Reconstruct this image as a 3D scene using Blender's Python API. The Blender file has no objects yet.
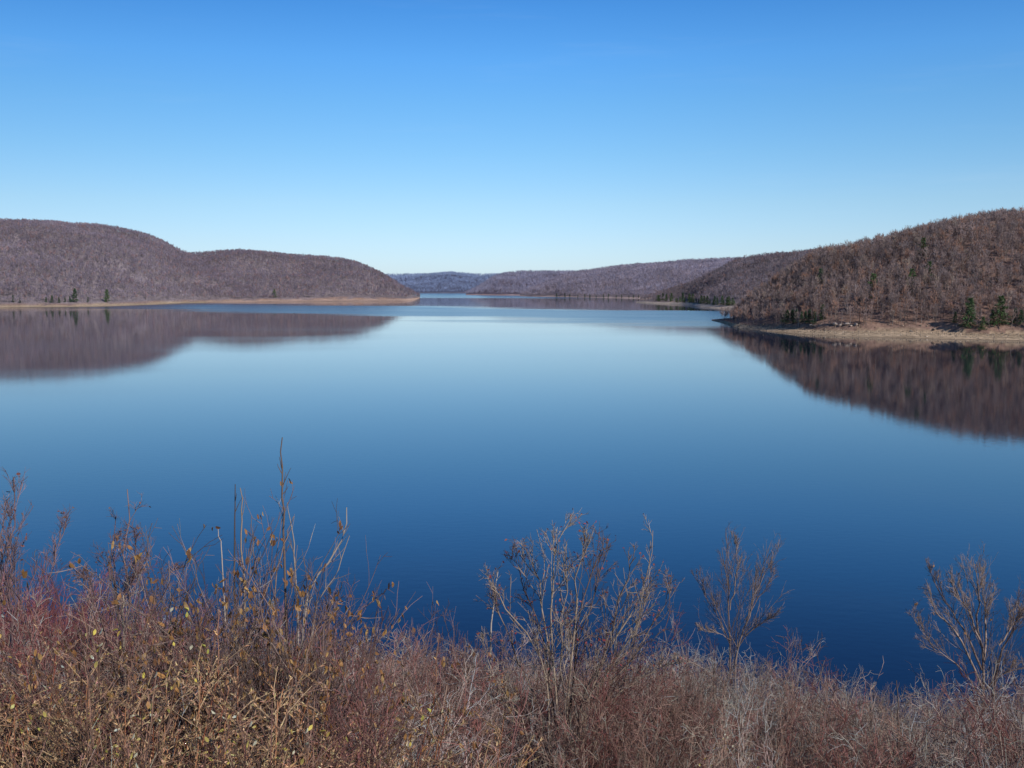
import bpy, math
import numpy as np
from mathutils import Vector

PI = math.pi
rad = math.radians
sc = bpy.context.scene
COL = sc.collection
RNG = np.random.default_rng(11)

# ------------------------------------------------------------------ camera model
F = 1000.0
EYE = 32.0                                   # eye height above the lake (m)
PITCH = math.atan(96.0 / F)
CP, SP = math.cos(PITCH), math.sin(PITCH)
def hx(px, py=300.0):                        # X / Y of a sight line
    v = (384 - py) / F
    return (px - 512) / F / (CP + v * SP)
def hz(py):                                  # (Z - EYE) / Y of a sight line
    v = (384 - py) / F
    return (-SP + v * CP) / (CP + v * SP)
def to_py(Z, Y):
    r = (Z - EYE) / Y
    v = (SP + r * CP) / (CP - r * SP)
    return 384 - v * F

# ------------------------------------------------------------------ object helpers
def tag(o, label=None, cat=None, group=None, kind=None):
    if label: o['label'] = label
    if cat: o['category'] = cat
    if group: o['group'] = group
    if kind: o['kind'] = kind
    return o
def link(o, parent=None):
    COL.objects.link(o)
    if parent is not None: o.parent = parent
    return o
def empty(name, loc, rz=0.0):
    o = bpy.data.objects.new(name, None)
    o.empty_display_size = 0.3
    o.location = loc; o.rotation_euler = (0, 0, rz)
    return link(o)
def mesh_of(name, V, T, C, mat, smooth=False):
    """triangles T over vertices V with vertex colours C"""
    me = bpy.data.meshes.new(name)
    V = np.ascontiguousarray(V, dtype=np.float32); T = np.ascontiguousarray(T, dtype=np.int32)
    me.vertices.add(len(V)); me.vertices.foreach_set('co', V.ravel())
    me.loops.add(T.size); me.loops.foreach_set('vertex_index', T.ravel())
    me.polygons.add(len(T))
    me.polygons.foreach_set('loop_start', np.arange(0, T.size, 3, dtype=np.int32))
    if smooth: me.polygons.foreach_set('use_smooth', np.ones(len(T), dtype=bool))
    at = me.attributes.new('Col', 'FLOAT_COLOR', 'POINT')
    c4 = np.ones((len(V), 4), dtype=np.float32); c4[:, :3] = C
    at.data.foreach_set('color', c4.ravel())
    me.update(calc_edges=True)
    me.materials.append(mat)
    return me
def obj(name, me, parent=None, loc=None):
    o = bpy.data.objects.new(name, me)
    if loc is not None: o.location = loc
    return link(o, parent)

class Acc:
    """collects triangles"""
    def __init__(s): s.V, s.T, s.C, s.n = [], [], [], 0
    def add(s, V, T, C):
        V = np.asarray(V, float).reshape(-1, 3); C = np.asarray(C, float)
        if C.ndim == 1: C = np.broadcast_to(C, V.shape)
        s.V.append(V); s.T.append(np.asarray(T).reshape(-1, 3) + s.n); s.C.append(C.reshape(-1, 3)); s.n += len(V)
    def mesh(s, name, mat, smooth=False):
        return mesh_of(name, np.concatenate(s.V), np.concatenate(s.T), np.concatenate(s.C), mat, smooth)
    def arrays(s): return np.concatenate(s.V), np.concatenate(s.T), np.concatenate(s.C)

def unit(a): return a / np.maximum(np.linalg.norm(a, axis=-1, keepdims=True), 1e-9)

def tubes(acc, P, R, C, k=3):
    """P (N,n,3) polylines, R (N,n) radii, C (N,3) or (N,n,3) colours"""
    P = np.asarray(P, float); N, n, _ = P.shape
    T = np.gradient(P, axis=1); T = unit(T)
    ref = np.where(np.abs(T[..., 2:3]) > 0.9, np.array([1., 0, 0]), np.array([0, 0, 1.]))
    A = unit(np.cross(T, ref)); B = np.cross(T, A)
    ang = np.arange(k) * 2 * PI / k
    V = P[:, :, None, :] + R[:, :, None, None] * (np.cos(ang)[:, None] * A[:, :, None, :] + np.sin(ang)[:, None] * B[:, :, None, :])
    idx = np.arange(N * n * k).reshape(N, n, k)
    a = idx[:, :-1, :]; b = np.roll(idx, -1, axis=2)[:, :-1, :]
    c = idx[:, 1:, :]; d = np.roll(idx, -1, axis=2)[:, 1:, :]
    tri = np.concatenate([np.stack([a, b, d], -1).reshape(-1, 3), np.stack([a, d, c], -1).reshape(-1, 3)])
    C = np.asarray(C, float)
    if C.ndim == 1: C = np.broadcast_to(C, (N, n, 3))
    elif C.ndim == 2: C = np.broadcast_to(C[:, None, :], (N, n, 3))
    CC = np.broadcast_to(C[:, :, None, :], (N, n, k, 3))
    acc.add(V.reshape(-1, 3), tri, CC.reshape(-1, 3))

def polyline(rng, base, dirs, L, n, wig, up):
    """curving polylines: (N,n,3)"""
    N = len(base); d = unit(np.array(dirs, float)); P = np.zeros((N, n, 3)); P[:, 0] = base
    step = (L / (n - 1))[:, None]
    for i in range(1, n):
        d = d + rng.normal(0, wig, (N, 3)); d[:, 2] += up
        d = unit(d); P[:, i] = P[:, i - 1] + d * step
    return P

def spawn(rng, P, L, m, lo, hi, angle, ratio, power=0.5):
    """children of polylines: bases, directions, lengths, u"""
    N, n, _ = P.shape
    u = np.sort(rng.uniform(lo, hi, (N, m)), axis=1)
    f = u * (n - 1); i = np.minimum(f.astype(int), n - 2); t = f - i
    r = np.arange(N)[:, None]
    base = P[r, i] * (1 - t)[..., None] + P[r, i + 1] * t[..., None]
    tan = unit(P[r, i + 1] - P[r, i])
    rv = unit(np.cross(tan, rng.normal(0, 1, tan.shape)))
    ang = rng.normal(angle, angle * 0.3, (N, m))[..., None]
    d = tan * np.cos(ang) + rv * np.sin(ang)
    ln = L[:, None] * ratio * (1 - power * u) * rng.uniform(0.5, 1.25, (N, m))
    return base.reshape(-1, 3), d.reshape(-1, 3), ln.reshape(-1), u.reshape(-1)

def taper(R0, R1, n, N):
    t = np.linspace(0, 1, n)[None, :]
    R0 = np.broadcast_to(np.asarray(R0, float), (N,))[:, None]; R1 = np.broadcast_to(np.asarray(R1, float), (N,))[:, None]
    return R0 * (1 - t) + R1 * t

def jcol(rng, c, N, s=0.18, hue=0.06):
    """N colours around c"""
    return np.clip(np.array(c)[None, :] * np.exp(rng.normal(0, s, (N, 1))) * np.exp(rng.normal(0, hue, (N, 3))), 0, 1)

def leaves(acc, rng, pos, dirs, L, W, C, fold=0.25):
    """ovate leaves: folded along the midrib, curling toward the tip, paler and darker patches; 10 triangles each"""
    N = len(pos); d = unit(np.asarray(dirs, float)); s = unit(np.cross(d, rng.normal(0, 1, (N, 3)))); nn = np.cross(d, s)
    L = np.broadcast_to(L, (N,))[:, None]; W = np.broadcast_to(W, (N,))[:, None]
    f = rng.normal(0, fold, (N, 1)); curl = rng.uniform(-.1, .55, (N, 1)); tw = rng.normal(0, .25, (N, 1))
    us = [0, .22, .5, .78, 1.0]; ws = [.02, .36, .5, .34, .02]; V, CC = [], []
    for u, w in zip(us, ws):
        w2 = w * rng.uniform(.8, 1.15, (N, 1)); c = pos + d * L * (u - .25 * curl * u * u) - nn * L * curl * u * u
        s2 = unit(s + nn * tw * u)
        V += [c + s2 * W * w2 + nn * W * w2 * f, c, c - s2 * W * w2 + nn * W * w2 * f]
        k = np.exp(rng.normal(0, .12, (N, 1))) * (1 - .25 * (u > .9))
        CC += [C * k, C * k * .85, C * k]
    V = np.stack(V, 1).reshape(-1, 3); CC = np.clip(np.stack(CC, 1).reshape(-1, 3), 0, .9)
    t = []
    for r_ in range(4):
        for a in (0, 1):
            p = r_ * 3 + a; t += [[p, p + 1, p + 4], [p, p + 4, p + 3]]
    T = ((np.arange(N) * 15)[:, None, None] + np.array(t)[None]).reshape(-1, 3)
    acc.add(V, T, CC)

def shards(acc, rng, pos, dirs, L, W, C):
    """single thin triangles (twig sprays seen from far away)"""
    N = len(pos); d = unit(np.asarray(dirs, float)); s = unit(np.cross(d, rng.normal(0, 1, (N, 3))))
    L = np.broadcast_to(L, (N,))[:, None]; W = np.broadcast_to(W, (N,))[:, None]
    V = np.stack([pos - s * W / 2, pos + s * W / 2, pos + d * L], 1).reshape(-1, 3)
    acc.add(V, np.arange(N * 3).reshape(-1, 3), np.repeat(C, 3, axis=0))

def vnoise(x, y, seed=0):
    """smooth value noise, numpy"""
    xi = np.floor(x).astype(int); yi = np.floor(y).astype(int); fx = x - xi; fy = y - yi
    fx = fx * fx * (3 - 2 * fx); fy = fy * fy * (3 - 2 * fy)
    def h(a, b):
        v = np.sin(a * 127.1 + b * 311.7 + seed * 74.7) * 43758.5453
        return (v - np.floor(v)) * 2 - 1
    return (h(xi, yi) * (1 - fx) + h(xi + 1, yi) * fx) * (1 - fy) + (h(xi, yi + 1) * (1 - fx) + h(xi + 1, yi + 1) * fx) * fy
def fbm(x, y, octv=4, seed=0):
    s = 0; a = 1.0
    for k in range(octv): s = s + a * vnoise(x * 2 ** k, y * 2 ** k, seed + k); a *= 0.5
    return s

# ------------------------------------------------------------------ materials
def new_mat(name):
    m = bpy.data.materials.new(name); m.use_nodes = True
    nt = m.node_tree; nt.nodes.clear()
    out = nt.nodes.new('ShaderNodeOutputMaterial')
    return m, nt, out
def plant_mat(name, rough=0.8, spec=0.2, sat_var=0.0, val_var=0.25, transl=0.0, noise=0.0):
    m, nt, out = new_mat(name); N = nt.nodes; Lk = nt.links
    a = N.new('ShaderNodeAttribute'); a.attribute_name = 'Col'
    oi = N.new('ShaderNodeObjectInfo')
    mr = N.new('ShaderNodeMapRange'); mr.inputs['To Min'].default_value = 1 - val_var; mr.inputs['To Max'].default_value = 1 + val_var
    Lk.new(oi.outputs['Random'], mr.inputs['Value'])
    hsv = N.new('ShaderNodeHueSaturation'); Lk.new(a.outputs['Color'], hsv.inputs['Color']); Lk.new(mr.outputs['Result'], hsv.inputs['Value'])
    col = hsv.outputs['Color']
    if noise > 0:
        tc = N.new('ShaderNodeNewGeometry'); nz = N.new('ShaderNodeTexNoise'); nz.inputs['Scale'].default_value = noise; nz.inputs['Detail'].default_value = 4
        Lk.new(tc.outputs['Position'], nz.inputs['Vector'])
        m2 = N.new('ShaderNodeMapRange'); m2.inputs['From Min'].default_value = .3; m2.inputs['From Max'].default_value = .7
        m2.inputs['To Min'].default_value = .6; m2.inputs['To Max'].default_value = 1.35
        Lk.new(nz.outputs['Fac'], m2.inputs['Value'])
        h2 = N.new('ShaderNodeHueSaturation'); Lk.new(col, h2.inputs['Color']); Lk.new(m2.outputs['Result'], h2.inputs['Value']); col = h2.outputs['Color']
    b = N.new('ShaderNodeBsdfPrincipled'); b.inputs['Roughness'].default_value = rough; b.inputs['Specular IOR Level'].default_value = spec
    Lk.new(col, b.inputs['Base Color'])
    sh = b.outputs['BSDF']
    if transl > 0:
        t = N.new('ShaderNodeBsdfTranslucent'); Lk.new(col, t.inputs['Color'])
        mx = N.new('ShaderNodeMixShader'); mx.inputs['Fac'].default_value = transl
        Lk.new(sh, mx.inputs[1]); Lk.new(t.outputs['BSDF'], mx.inputs[2]); sh = mx.outputs['Shader']
    Lk.new(sh, out.inputs['Surface'])
    return m

M_TWIG = plant_mat('twig_bark', .75, .25, val_var=.22)
M_BARK = plant_mat('tree_bark', .8, .2, val_var=.05, noise=9.0)
M_LEAF = plant_mat('dry_leaf', .55, .35, val_var=.1, transl=.3)
M_WEED = plant_mat('weed', .85, .1, val_var=.2, transl=.2)
M_WOOD = plant_mat('far_wood', .9, .05, val_var=0.0, transl=.3)
M_CONE = plant_mat('conifer', .8, .1, val_var=.2)
M_HILL = plant_mat('hill_soil', .95, .05, val_var=0.0, noise=.35)
M_ROCK = plant_mat('rock', .9, .1, val_var=.1, noise=.6)

def ground_mat():
    m, nt, out = new_mat('leaf_litter'); N = nt.nodes; Lk = nt.links
    g = N.new('ShaderNodeNewGeometry')
    n1 = N.new('ShaderNodeTexNoise'); n1.inputs['Scale'].default_value = 5; n1.inputs['Detail'].default_value = 8; Lk.new(g.outputs['Position'], n1.inputs['Vector'])
    n2 = N.new('ShaderNodeTexVoronoi'); n2.inputs['Scale'].default_value = 28; Lk.new(g.outputs['Position'], n2.inputs['Vector'])
    r = N.new('ShaderNodeValToRGB'); e = r.color_ramp.elements
    e[0].position = .3; e[0].color = (.028, .02, .015, 1); e[1].position = .7; e[1].color = (.13, .08, .05, 1)
    Lk.new(n1.outputs['Fac'], r.inputs['Fac'])
    mx = N.new('ShaderNodeMix'); mx.data_type = 'RGBA'; mx.inputs['Factor'].default_value = .35
    Lk.new(r.outputs['Color'], mx.inputs['A']); Lk.new(n2.outputs['Color'], mx.inputs['B']); mx.blend_type = 'MULTIPLY'
    bp = N.new('ShaderNodeBump'); bp.inputs['Strength'].default_value = .8; bp.inputs['Distance'].default_value = .05; Lk.new(n2.outputs['Distance'], bp.inputs['Height'])
    b = N.new('ShaderNodeBsdfPrincipled'); b.inputs['Roughness'].default_value = .9
    Lk.new(mx.outputs['Result'], b.inputs['Base Color']); Lk.new(bp.outputs['Normal'], b.inputs['Normal']); Lk.new(b.outputs['BSDF'], out.inputs['Surface'])
    return m
M_GROUND = ground_mat()

def water_mat():
    m, nt, out = new_mat('lake_surface'); N = nt.nodes; Lk = nt.links
    g = N.new('ShaderNodeNewGeometry')
    def mapped(sx, sy, rz=0.0):
        mp = N.new('ShaderNodeMapping'); mp.inputs['Scale'].default_value = (sx, sy, 1); mp.inputs['Rotation'].default_value = (0, 0, rz)
        Lk.new(g.outputs['Position'], mp.inputs['Vector']); return mp.outputs['Vector']
    def math_(op, a, b=None, clamp=False):
        n = N.new('ShaderNodeMath'); n.operation = op; n.use_clamp = clamp
        for i, v in enumerate((a, b)):
            if v is None: continue
            if isinstance(v, (int, float)): n.inputs[i].default_value = v
            else: Lk.new(v, n.inputs[i])
        return n.outputs[0]
    def rng_(v, a, b, c, d, smooth=True):
        n = N.new('ShaderNodeMapRange'); n.interpolation_type = 'SMOOTHSTEP' if smooth else 'LINEAR'
        for k, x in zip(('From Min', 'From Max', 'To Min', 'To Max'), (a, b, c, d)): n.inputs[k].default_value = x
        Lk.new(v, n.inputs['Value']); return n.outputs['Result']
    sx = N.new('ShaderNodeSeparateXYZ'); Lk.new(g.outputs['Position'], sx.inputs['Vector'])
    # wind-ruffled lanes far out on the lake, calm water near
    nz = N.new('ShaderNodeTexNoise'); nz.inputs['Scale'].default_value = 1; nz.inputs['Detail'].default_value = 4; nz.inputs['Roughness'].default_value = .55
    Lk.new(mapped(.0016, .0042, rad(8)), nz.inputs['Vector'])
    wob = math_('MULTIPLY', math_('SUBTRACT', nz.outputs['Fac'], .5), 900)
    # distance from the middle of the ruffled lane, which runs closer on the right
    off = math_('SUBTRACT', math_('ADD', sx.outputs['Y'], math_('MULTIPLY', sx.outputs['X'], .85)), 1300)
    off = math_('ABSOLUTE', math_('ADD', off, wob))
    lane = rng_(off, 130, 400, 1, 0)
    far = rng_(math_('ADD', sx.outputs['Y'], wob), 2900, 3500, 0, .8)
    ruff = math_('MAXIMUM', lane, far)
    # slow large patches on the calm part
    n3 = N.new('ShaderNodeTexNoise'); n3.inputs['Scale'].default_value = 1; n3.inputs['Detail'].default_value = 2
    Lk.new(mapped(.004, .012, rad(-5)), n3.inputs['Vector'])
    calm = rng_(n3.outputs['Fac'], .35, .7, .025, .06)
    rough = math_('ADD', calm, math_('MULTIPLY', ruff, .16))
    # small ripples
    w1 = N.new('ShaderNodeTexNoise'); w1.inputs['Scale'].default_value = 1; w1.inputs['Detail'].default_value = 4
    Lk.new(mapped(.5, .9, rad(20)), w1.inputs['Vector'])
    bp = N.new('ShaderNodeBump'); bp.inputs['Strength'].default_value = 1.0; bp.inputs['Distance'].default_value = .006
    Lk.new(w1.outputs['Fac'], bp.inputs['Height'])
    b = N.new('ShaderNodeBsdfPrincipled')
    b.inputs['Base Color'].default_value = (.003, .012, .034, 1)
    b.inputs['IOR'].default_value = 1.85; b.inputs['Specular Tint'].default_value = (.80, .95, 1, 1)
    Lk.new(rough, b.inputs['Roughness']); Lk.new(bp.outputs['Normal'], b.inputs['Normal'])
    Lk.new(b.outputs['BSDF'], out.inputs['Surface'])
    return m
M_WATER = water_mat()

# ------------------------------------------------------------------ ground + water
def near_z(x, y):
    """the slope in front of the overlook, falling to the lake"""
    x = np.asarray(x, float); y = np.asarray(y, float)
    s = np.clip(y / 3.0, 0, 1); base = EYE - 1.7 - 0.42 * np.where(y > 0, y, y * .15)
    drop = .8 * np.clip(x / 3.5, 0, 1) ** 1.0 * np.clip((y - 1) / 5, 0, 1) + .25 * np.clip((x + 2) / 3, 0, 1) * s
    lump = .22 * fbm(x * .35, y * .35, 3, 5)
    far = np.clip((y - 68) / 20, 0, 1)
    return base - drop + lump * np.clip(1 - y / 90, 0, 1)

def make_ground():
    # one sheet: the bank under the overlook, then the lake bed out to the horizon
    ys = np.concatenate([np.linspace(-60, 0, 13), np.linspace(.5, 30, 60), np.linspace(31, 90, 60), [120, 300, 1000, 3000, 8000, 20000, 40000]])
    us = np.concatenate([np.linspace(-1, 1, 121)])
    X = np.zeros((len(ys), len(us))); Y = np.zeros_like(X)
    for i, y in enumerate(ys):
        half = 60 + max(y, 0) * 1.6
        X[i] = us * half; Y[i] = y
    Z = np.maximum(near_z(X, Y), -7.0)
    idx = np.arange(X.size).reshape(X.shape)
    a, b, c, d = idx[:-1, :-1], idx[:-1, 1:], idx[1:, 1:], idx[1:, :-1]
    T = np.concatenate([np.stack([a, b, c], -1).reshape(-1, 3), np.stack([a, c, d], -1).reshape(-1, 3)])
    V = np.stack([X, Y, Z], -1).reshape(-1, 3)
    o = obj('ground', mesh_of('ground', V, T, np.full((len(V), 3), .1), M_GROUND, True))
    tag(o, 'brown leaf covered bank sloping down to the lake', 'ground', kind='structure')
make_ground()

def make_water():
    ys = np.array([20, 70, 150, 400, 1000, 2500, 6000, 14000.]); us = np.linspace(-1, 1, 9)
    X = np.stack([us * (200 + y * 1.5) for y in ys]); Y = np.repeat(ys[:, None], 9, 1)
    idx = np.arange(X.size).reshape(X.shape)
    a, b, c, d = idx[:-1, :-1], idx[:-1, 1:], idx[1:, 1:], idx[1:, :-1]
    T = np.concatenate([np.stack([a, b, c], -1).reshape(-1, 3), np.stack([a, c, d], -1).reshape(-1, 3)])
    V = np.stack([X, Y, np.zeros_like(X)], -1).reshape(-1, 3)
    o = obj('water', mesh_of('water', V, T, np.full((len(V), 3), .1), M_WATER, True))
    tag(o, 'calm blue lake mirroring the sky and the wooded hills', 'lake', kind='structure')
make_water()

# ------------------------------------------------------------------ hills
def interp(pts, x):
    pts = sorted(pts); xs = np.array([p[0] for p in pts], float); ys = np.array([p[1] for p in pts], float)
    # smooth (monotone cubic) interpolation
    h = np.diff(xs); s = np.diff(ys) / h; m = np.zeros(len(xs)); m[0], m[-1] = s[0], s[-1]
    for i in range(1, len(xs) - 1):
        m[i] = 0 if s[i - 1] * s[i] <= 0 else 2 * s[i - 1] * s[i] / (s[i - 1] + s[i])
    x = np.clip(x, xs[0], xs[-1]); i = np.clip(np.searchsorted(xs, x) - 1, 0, len(xs) - 2)
    t = (x - xs[i]) / h[i]
    return ((2 * t**3 - 3 * t**2 + 1) * ys[i] + (t**3 - 2 * t**2 + t) * h[i] * m[i] + (-2 * t**3 + 3 * t**2) * ys[i + 1] + (t**3 - t**2) * h[i] * m[i + 1])

class Hill: pass
def make_hill(label, shore, crest, depth, tree_h, beach_w, beach_s, bank_h, step, soil, beach_c, amp, seed):
    """shore: (px, py of the waterline); crest: (px, py of the tree-topped skyline); depth: (px, distance from shore to crest)"""
    H = Hill(); lo = shore[0][0]; hi = shore[-1][0]
    px = np.arange(lo, hi + .1, step); n = len(px)
    a = hx(px)
    Ys = EYE / -hz(interp(shore, px))
    Yc = Ys + interp(depth, px)
    cpy = interp(crest, px)
    t = np.concatenate([[-.04], np.linspace(0, .12, 13)[0:], np.linspace(.14, 1.0, 44), np.linspace(1.08, 1.7, 9)])
    Y = Ys[:, None] + (Yc - Ys)[:, None] * t[None, :]
    d = Y - Ys[:, None]; X = a[:, None] * Y
    D = (Yc - Ys)[:, None]
    wob = 1 + .35 * fbm(X * 3.0 / 200, Y * 0 + seed, 3, seed)
    bw = np.minimum(beach_w * np.clip(wob, .4, 1.6), D * .35)
    bz = np.clip(d, None, bw) * beach_s
    bz = np.where(d < 0, d * .1, bz)
    bank = bank_h * np.clip((d - bw) / (bank_h * 1.4 + .1), 0, 1) * np.clip(wob + .1, .3, 1.4)
    s = np.clip((d - bw) / np.maximum(D - bw, 1), 0, None)
    shape = np.where(s <= 1, np.sin(PI / 2 * np.clip(s, 0, 1)) ** 1.15, 1 - .5 * (s - 1) - .6 * (s - 1) ** 2)
    nz = fbm(X / 230 + seed, Y / 230, 4, seed) * amp * np.clip(s * 4, 0, 1)
    zc = np.maximum(EYE + hz(cpy) * Yc - tree_h, 1.0)
    want = hz(cpy)
    for _ in range(6):
        fade = np.clip(zc / 40, 0, 1)[:, None]
        Z = bz + bank * fade + zc[:, None] * shape + nz * fade
        ang = ((Z + tree_h * np.clip(fade * 2, 0, 1) - EYE) / Y)[:, 1:].max(axis=1)
        zc = np.maximum(zc + (want - ang) * Yc * .8, .5)
    H.px, H.t, H.X, H.Y, H.Z, H.d, H.bw, H.s = px, t, X, Y, Z, d, bw, s
    # colours: beach, eroded bank, forest floor (far soil tones have haze mixed in)
    e = (d - bw) / (bank_h * 1.4 + 3)
    nn = fbm(X / 14, Y / 14, 3, seed + 9)[..., None]
    C = np.where((d < bw)[..., None], np.array(beach_c) * (1 + .18 * nn), np.array(soil) * (1 + .25 * nn))
    ero = np.exp(-((e - .7) / 1.0) ** 2)[..., None] * np.clip(.55 + .5 * fbm(X / 30 + d / 9, d / 6, 3, seed + 4)[..., None], 0, 1)
    C = C * (1 - ero) + np.array([.34, .205, .14]) * ero
    lines = .5 + .5 * np.sin(d * .55 + 2.0 * fbm(X / 60, Y / 60, 2, seed)); C = C * np.where(d < bw, .86 + .22 * lines, 1)[..., None]
    wet = np.clip(1 - d / (beach_w * .12 + 1), 0, 1)[..., None]
    C = C * (1 - .45 * wet)
    idx = np.arange(X.size).reshape(X.shape)
    aa, b, c, dd = idx[:-1, :-1], idx[1:, :-1], idx[1:, 1:], idx[:-1, 1:]
    T = np.concatenate([np.stack([aa, b, c], -1).reshape(-1, 3), np.stack([aa, c, dd], -1).reshape(-1, 3)])
    o = obj('hill', mesh_of('hill', np.stack([X, Y, Z], -1).reshape(-1, 3), T, np.clip(C, 0, 1).reshape(-1, 3), M_HILL, True))
    tag(o, label, 'hill', kind='structure')
    H.o = o
    return H
def hill_point(H, px, py):
    """ground point on the visible side of a hill under picture position px, py"""
    f = np.clip(np.interp(px, H.px, np.arange(len(H.px))), 0, len(H.px) - 1.001); i = int(f); w = f - i
    X = H.X[i] * (1 - w) + H.X[i + 1] * w; Y = H.Y[i] * (1 - w) + H.Y[i + 1] * w; Z = H.Z[i] * (1 - w) + H.Z[i + 1] * w
    p = to_py(Z, Y); k = 2
    for k in range(2, len(p) - 10):
        if p[k] <= py: break
    q = 0 if p[k - 1] == p[k] else np.clip((p[k - 1] - py) / (p[k - 1] - p[k]), 0, 1)
    return np.array([X[k - 1] * (1 - q) + X[k] * q, Y[k - 1] * (1 - q) + Y[k] * q, Z[k - 1] * (1 - q) + Z[k] * q])

def tree_template(rng, h, n_limb, n_shard, sl, sw, trunk_k=3):
    """bare broadleaf tree for a far wood: trunk, limbs, sprays of twigs; colour channel r: 0 trunk, 1 spray"""
    acc = Acc()
    lean = rng.normal(0, .04, 2)
    P = polyline(rng, np.zeros((1, 3)), np.array([[lean[0], lean[1], 1]]), np.array([h * .85]), 5, .05, .05)
    tubes(acc, P, taper(h * .016, h * .004, 5, 1), np.array([0, 1, 1.]), trunk_k)
    if n_limb:
        b, d, l, u = spawn(rng, P, np.array([h]), n_limb, .3, .95, .75, .42)
        Q = polyline(rng, b, d, l, 4, .12, .12)
        tubes(acc, Q, taper(h * .007, h * .002, 4, len(Q)), np.array([.25, 1, 1.]), 3)
        # sprays along limbs
        m = max(1, n_shard // n_limb)
        sb, sd, sl_, su = spawn(rng, Q, np.full(len(Q), sl / .8), m, .25, 1, .6, 1.0, .3)
        sd[:, 2] += .35
        shards(acc, rng, sb, sd, sl_, sw * rng.uniform(.6, 1.4, len(sb)), np.stack([np.ones(len(sb)), rng.uniform(.6, 1.4, len(sb)), rng.uniform(0, 1, len(sb))], 1))
    else:
        pos = rng.normal(0, 1, (n_shard, 3)) * np.array([h * .17, h * .17, h * .2]) + np.array([0, 0, h * .6])
        dr = unit(pos - np.array([0, 0, h * .3])) + rng.normal(0, .3, pos.shape); dr[:, 2] += .5
        shards(acc, rng, pos, dr, sl * rng.uniform(.6, 1.3, n_shard), sw * rng.uniform(.6, 1.4, n_shard), np.stack([np.ones(n_shard), rng.uniform(.6, 1.4, n_shard), rng.uniform(0, 1, n_shard)], 1))
    return acc.arrays()

def make_forest(H, label, spacing, templates, palette, weights, trunk_c, size, seed, smax=1.3, pxr=None):
    rng = np.random.default_rng(seed)
    X, Y, Z, s = H.X, H.Y, H.Z, H.s
    v = np.stack([X, Y, Z], -1)
    cell = np.linalg.norm(np.cross(v[1:, :-1] - v[:-1, :-1], v[:-1, 1:] - v[:-1, :-1]), axis=-1)
    sm = s[:-1, :-1]
    ok = (sm > .004) & (sm < smax) & (H.d[:-1, 1:] > H.bw[:-1, 1:] + 4) & (Z[:-1, 1:] > 2.0)
    w = np.where(ok, cell, 0).ravel(); n = int(w.sum() / spacing ** 2)
    if n < 1: return
    k = rng.choice(len(w), n, p=w / w.sum()); i, j = np.unravel_index(k, cell.shape)
    fu, fv = rng.uniform(0, 1, (n, 1)), rng.uniform(0, 1, (n, 1))
    P = v[i, j] * (1 - fu) * (1 - fv) + v[i + 1, j] * fu * (1 - fv) + v[i, j + 1] * (1 - fu) * fv + v[i + 1, j + 1] * fu * fv
    # patches of kinds
    patch = fbm(P[:, 0] / 90, P[:, 1] / 90, 3, seed)
    kind = rng.choice(len(palette), n, p=np.array(weights) / sum(weights))
    pal = np.array(palette)[kind] * np.exp(.20 * patch)[:, None] * np.exp(rng.normal(0, .10, (n, 1)))
    tc = np.array(trunk_c)[None, :] * np.exp(rng.normal(0, .3, (n, 1)))
    sz = size * rng.uniform(.8, 1.12, n) * np.where(P[:, 2] < 12, .8, 1)
    ang = rng.uniform(0, 2 * PI, n); tid = rng.integers(0, len(templates), n)
    VV, TT, CC, off = [], [], [], 0
    for q, (tv, tt, tcn) in enumerate(templates):
        m = np.where(tid == q)[0]
        if not len(m): continue
        c, sn = np.cos(ang[m])[:, None], np.sin(ang[m])[:, None]
        x = (tv[None, :, 0] * c - tv[None, :, 1] * sn) * sz[m][:, None]
        y = (tv[None, :, 0] * sn + tv[None, :, 1] * c) * sz[m][:, None]
        z = tv[None, :, 2] * sz[m][:, None]
        VV.append((np.stack([x, y, z], -1) + P[m][:, None, :] - np.array([0, 0, .4])).astype(np.float32).reshape(-1, 3))
        r = tcn[None, :, 0:1]; br = tcn[None, :, 1:2]
        CC.append((tc[m][:, None, :] * (1 - r) + pal[m][:, None, :] * br * r).astype(np.float32).reshape(-1, 3))
        TT.append((tt[None, :, :] + (np.arange(len(m)) * len(tv))[:, None, None]).reshape(-1, 3) + off)
        off += len(m) * len(tv)
    o = obj('hillside_forest', mesh_of('hillside_forest', np.concatenate(VV), np.concatenate(TT), np.clip(np.concatenate(CC), 0, 1), M_WOOD))
    tag(o, label, 'forest', kind='stuff')
    print('forest', n, 'trees', len(np.concatenate(TT)), 'tris')

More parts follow.
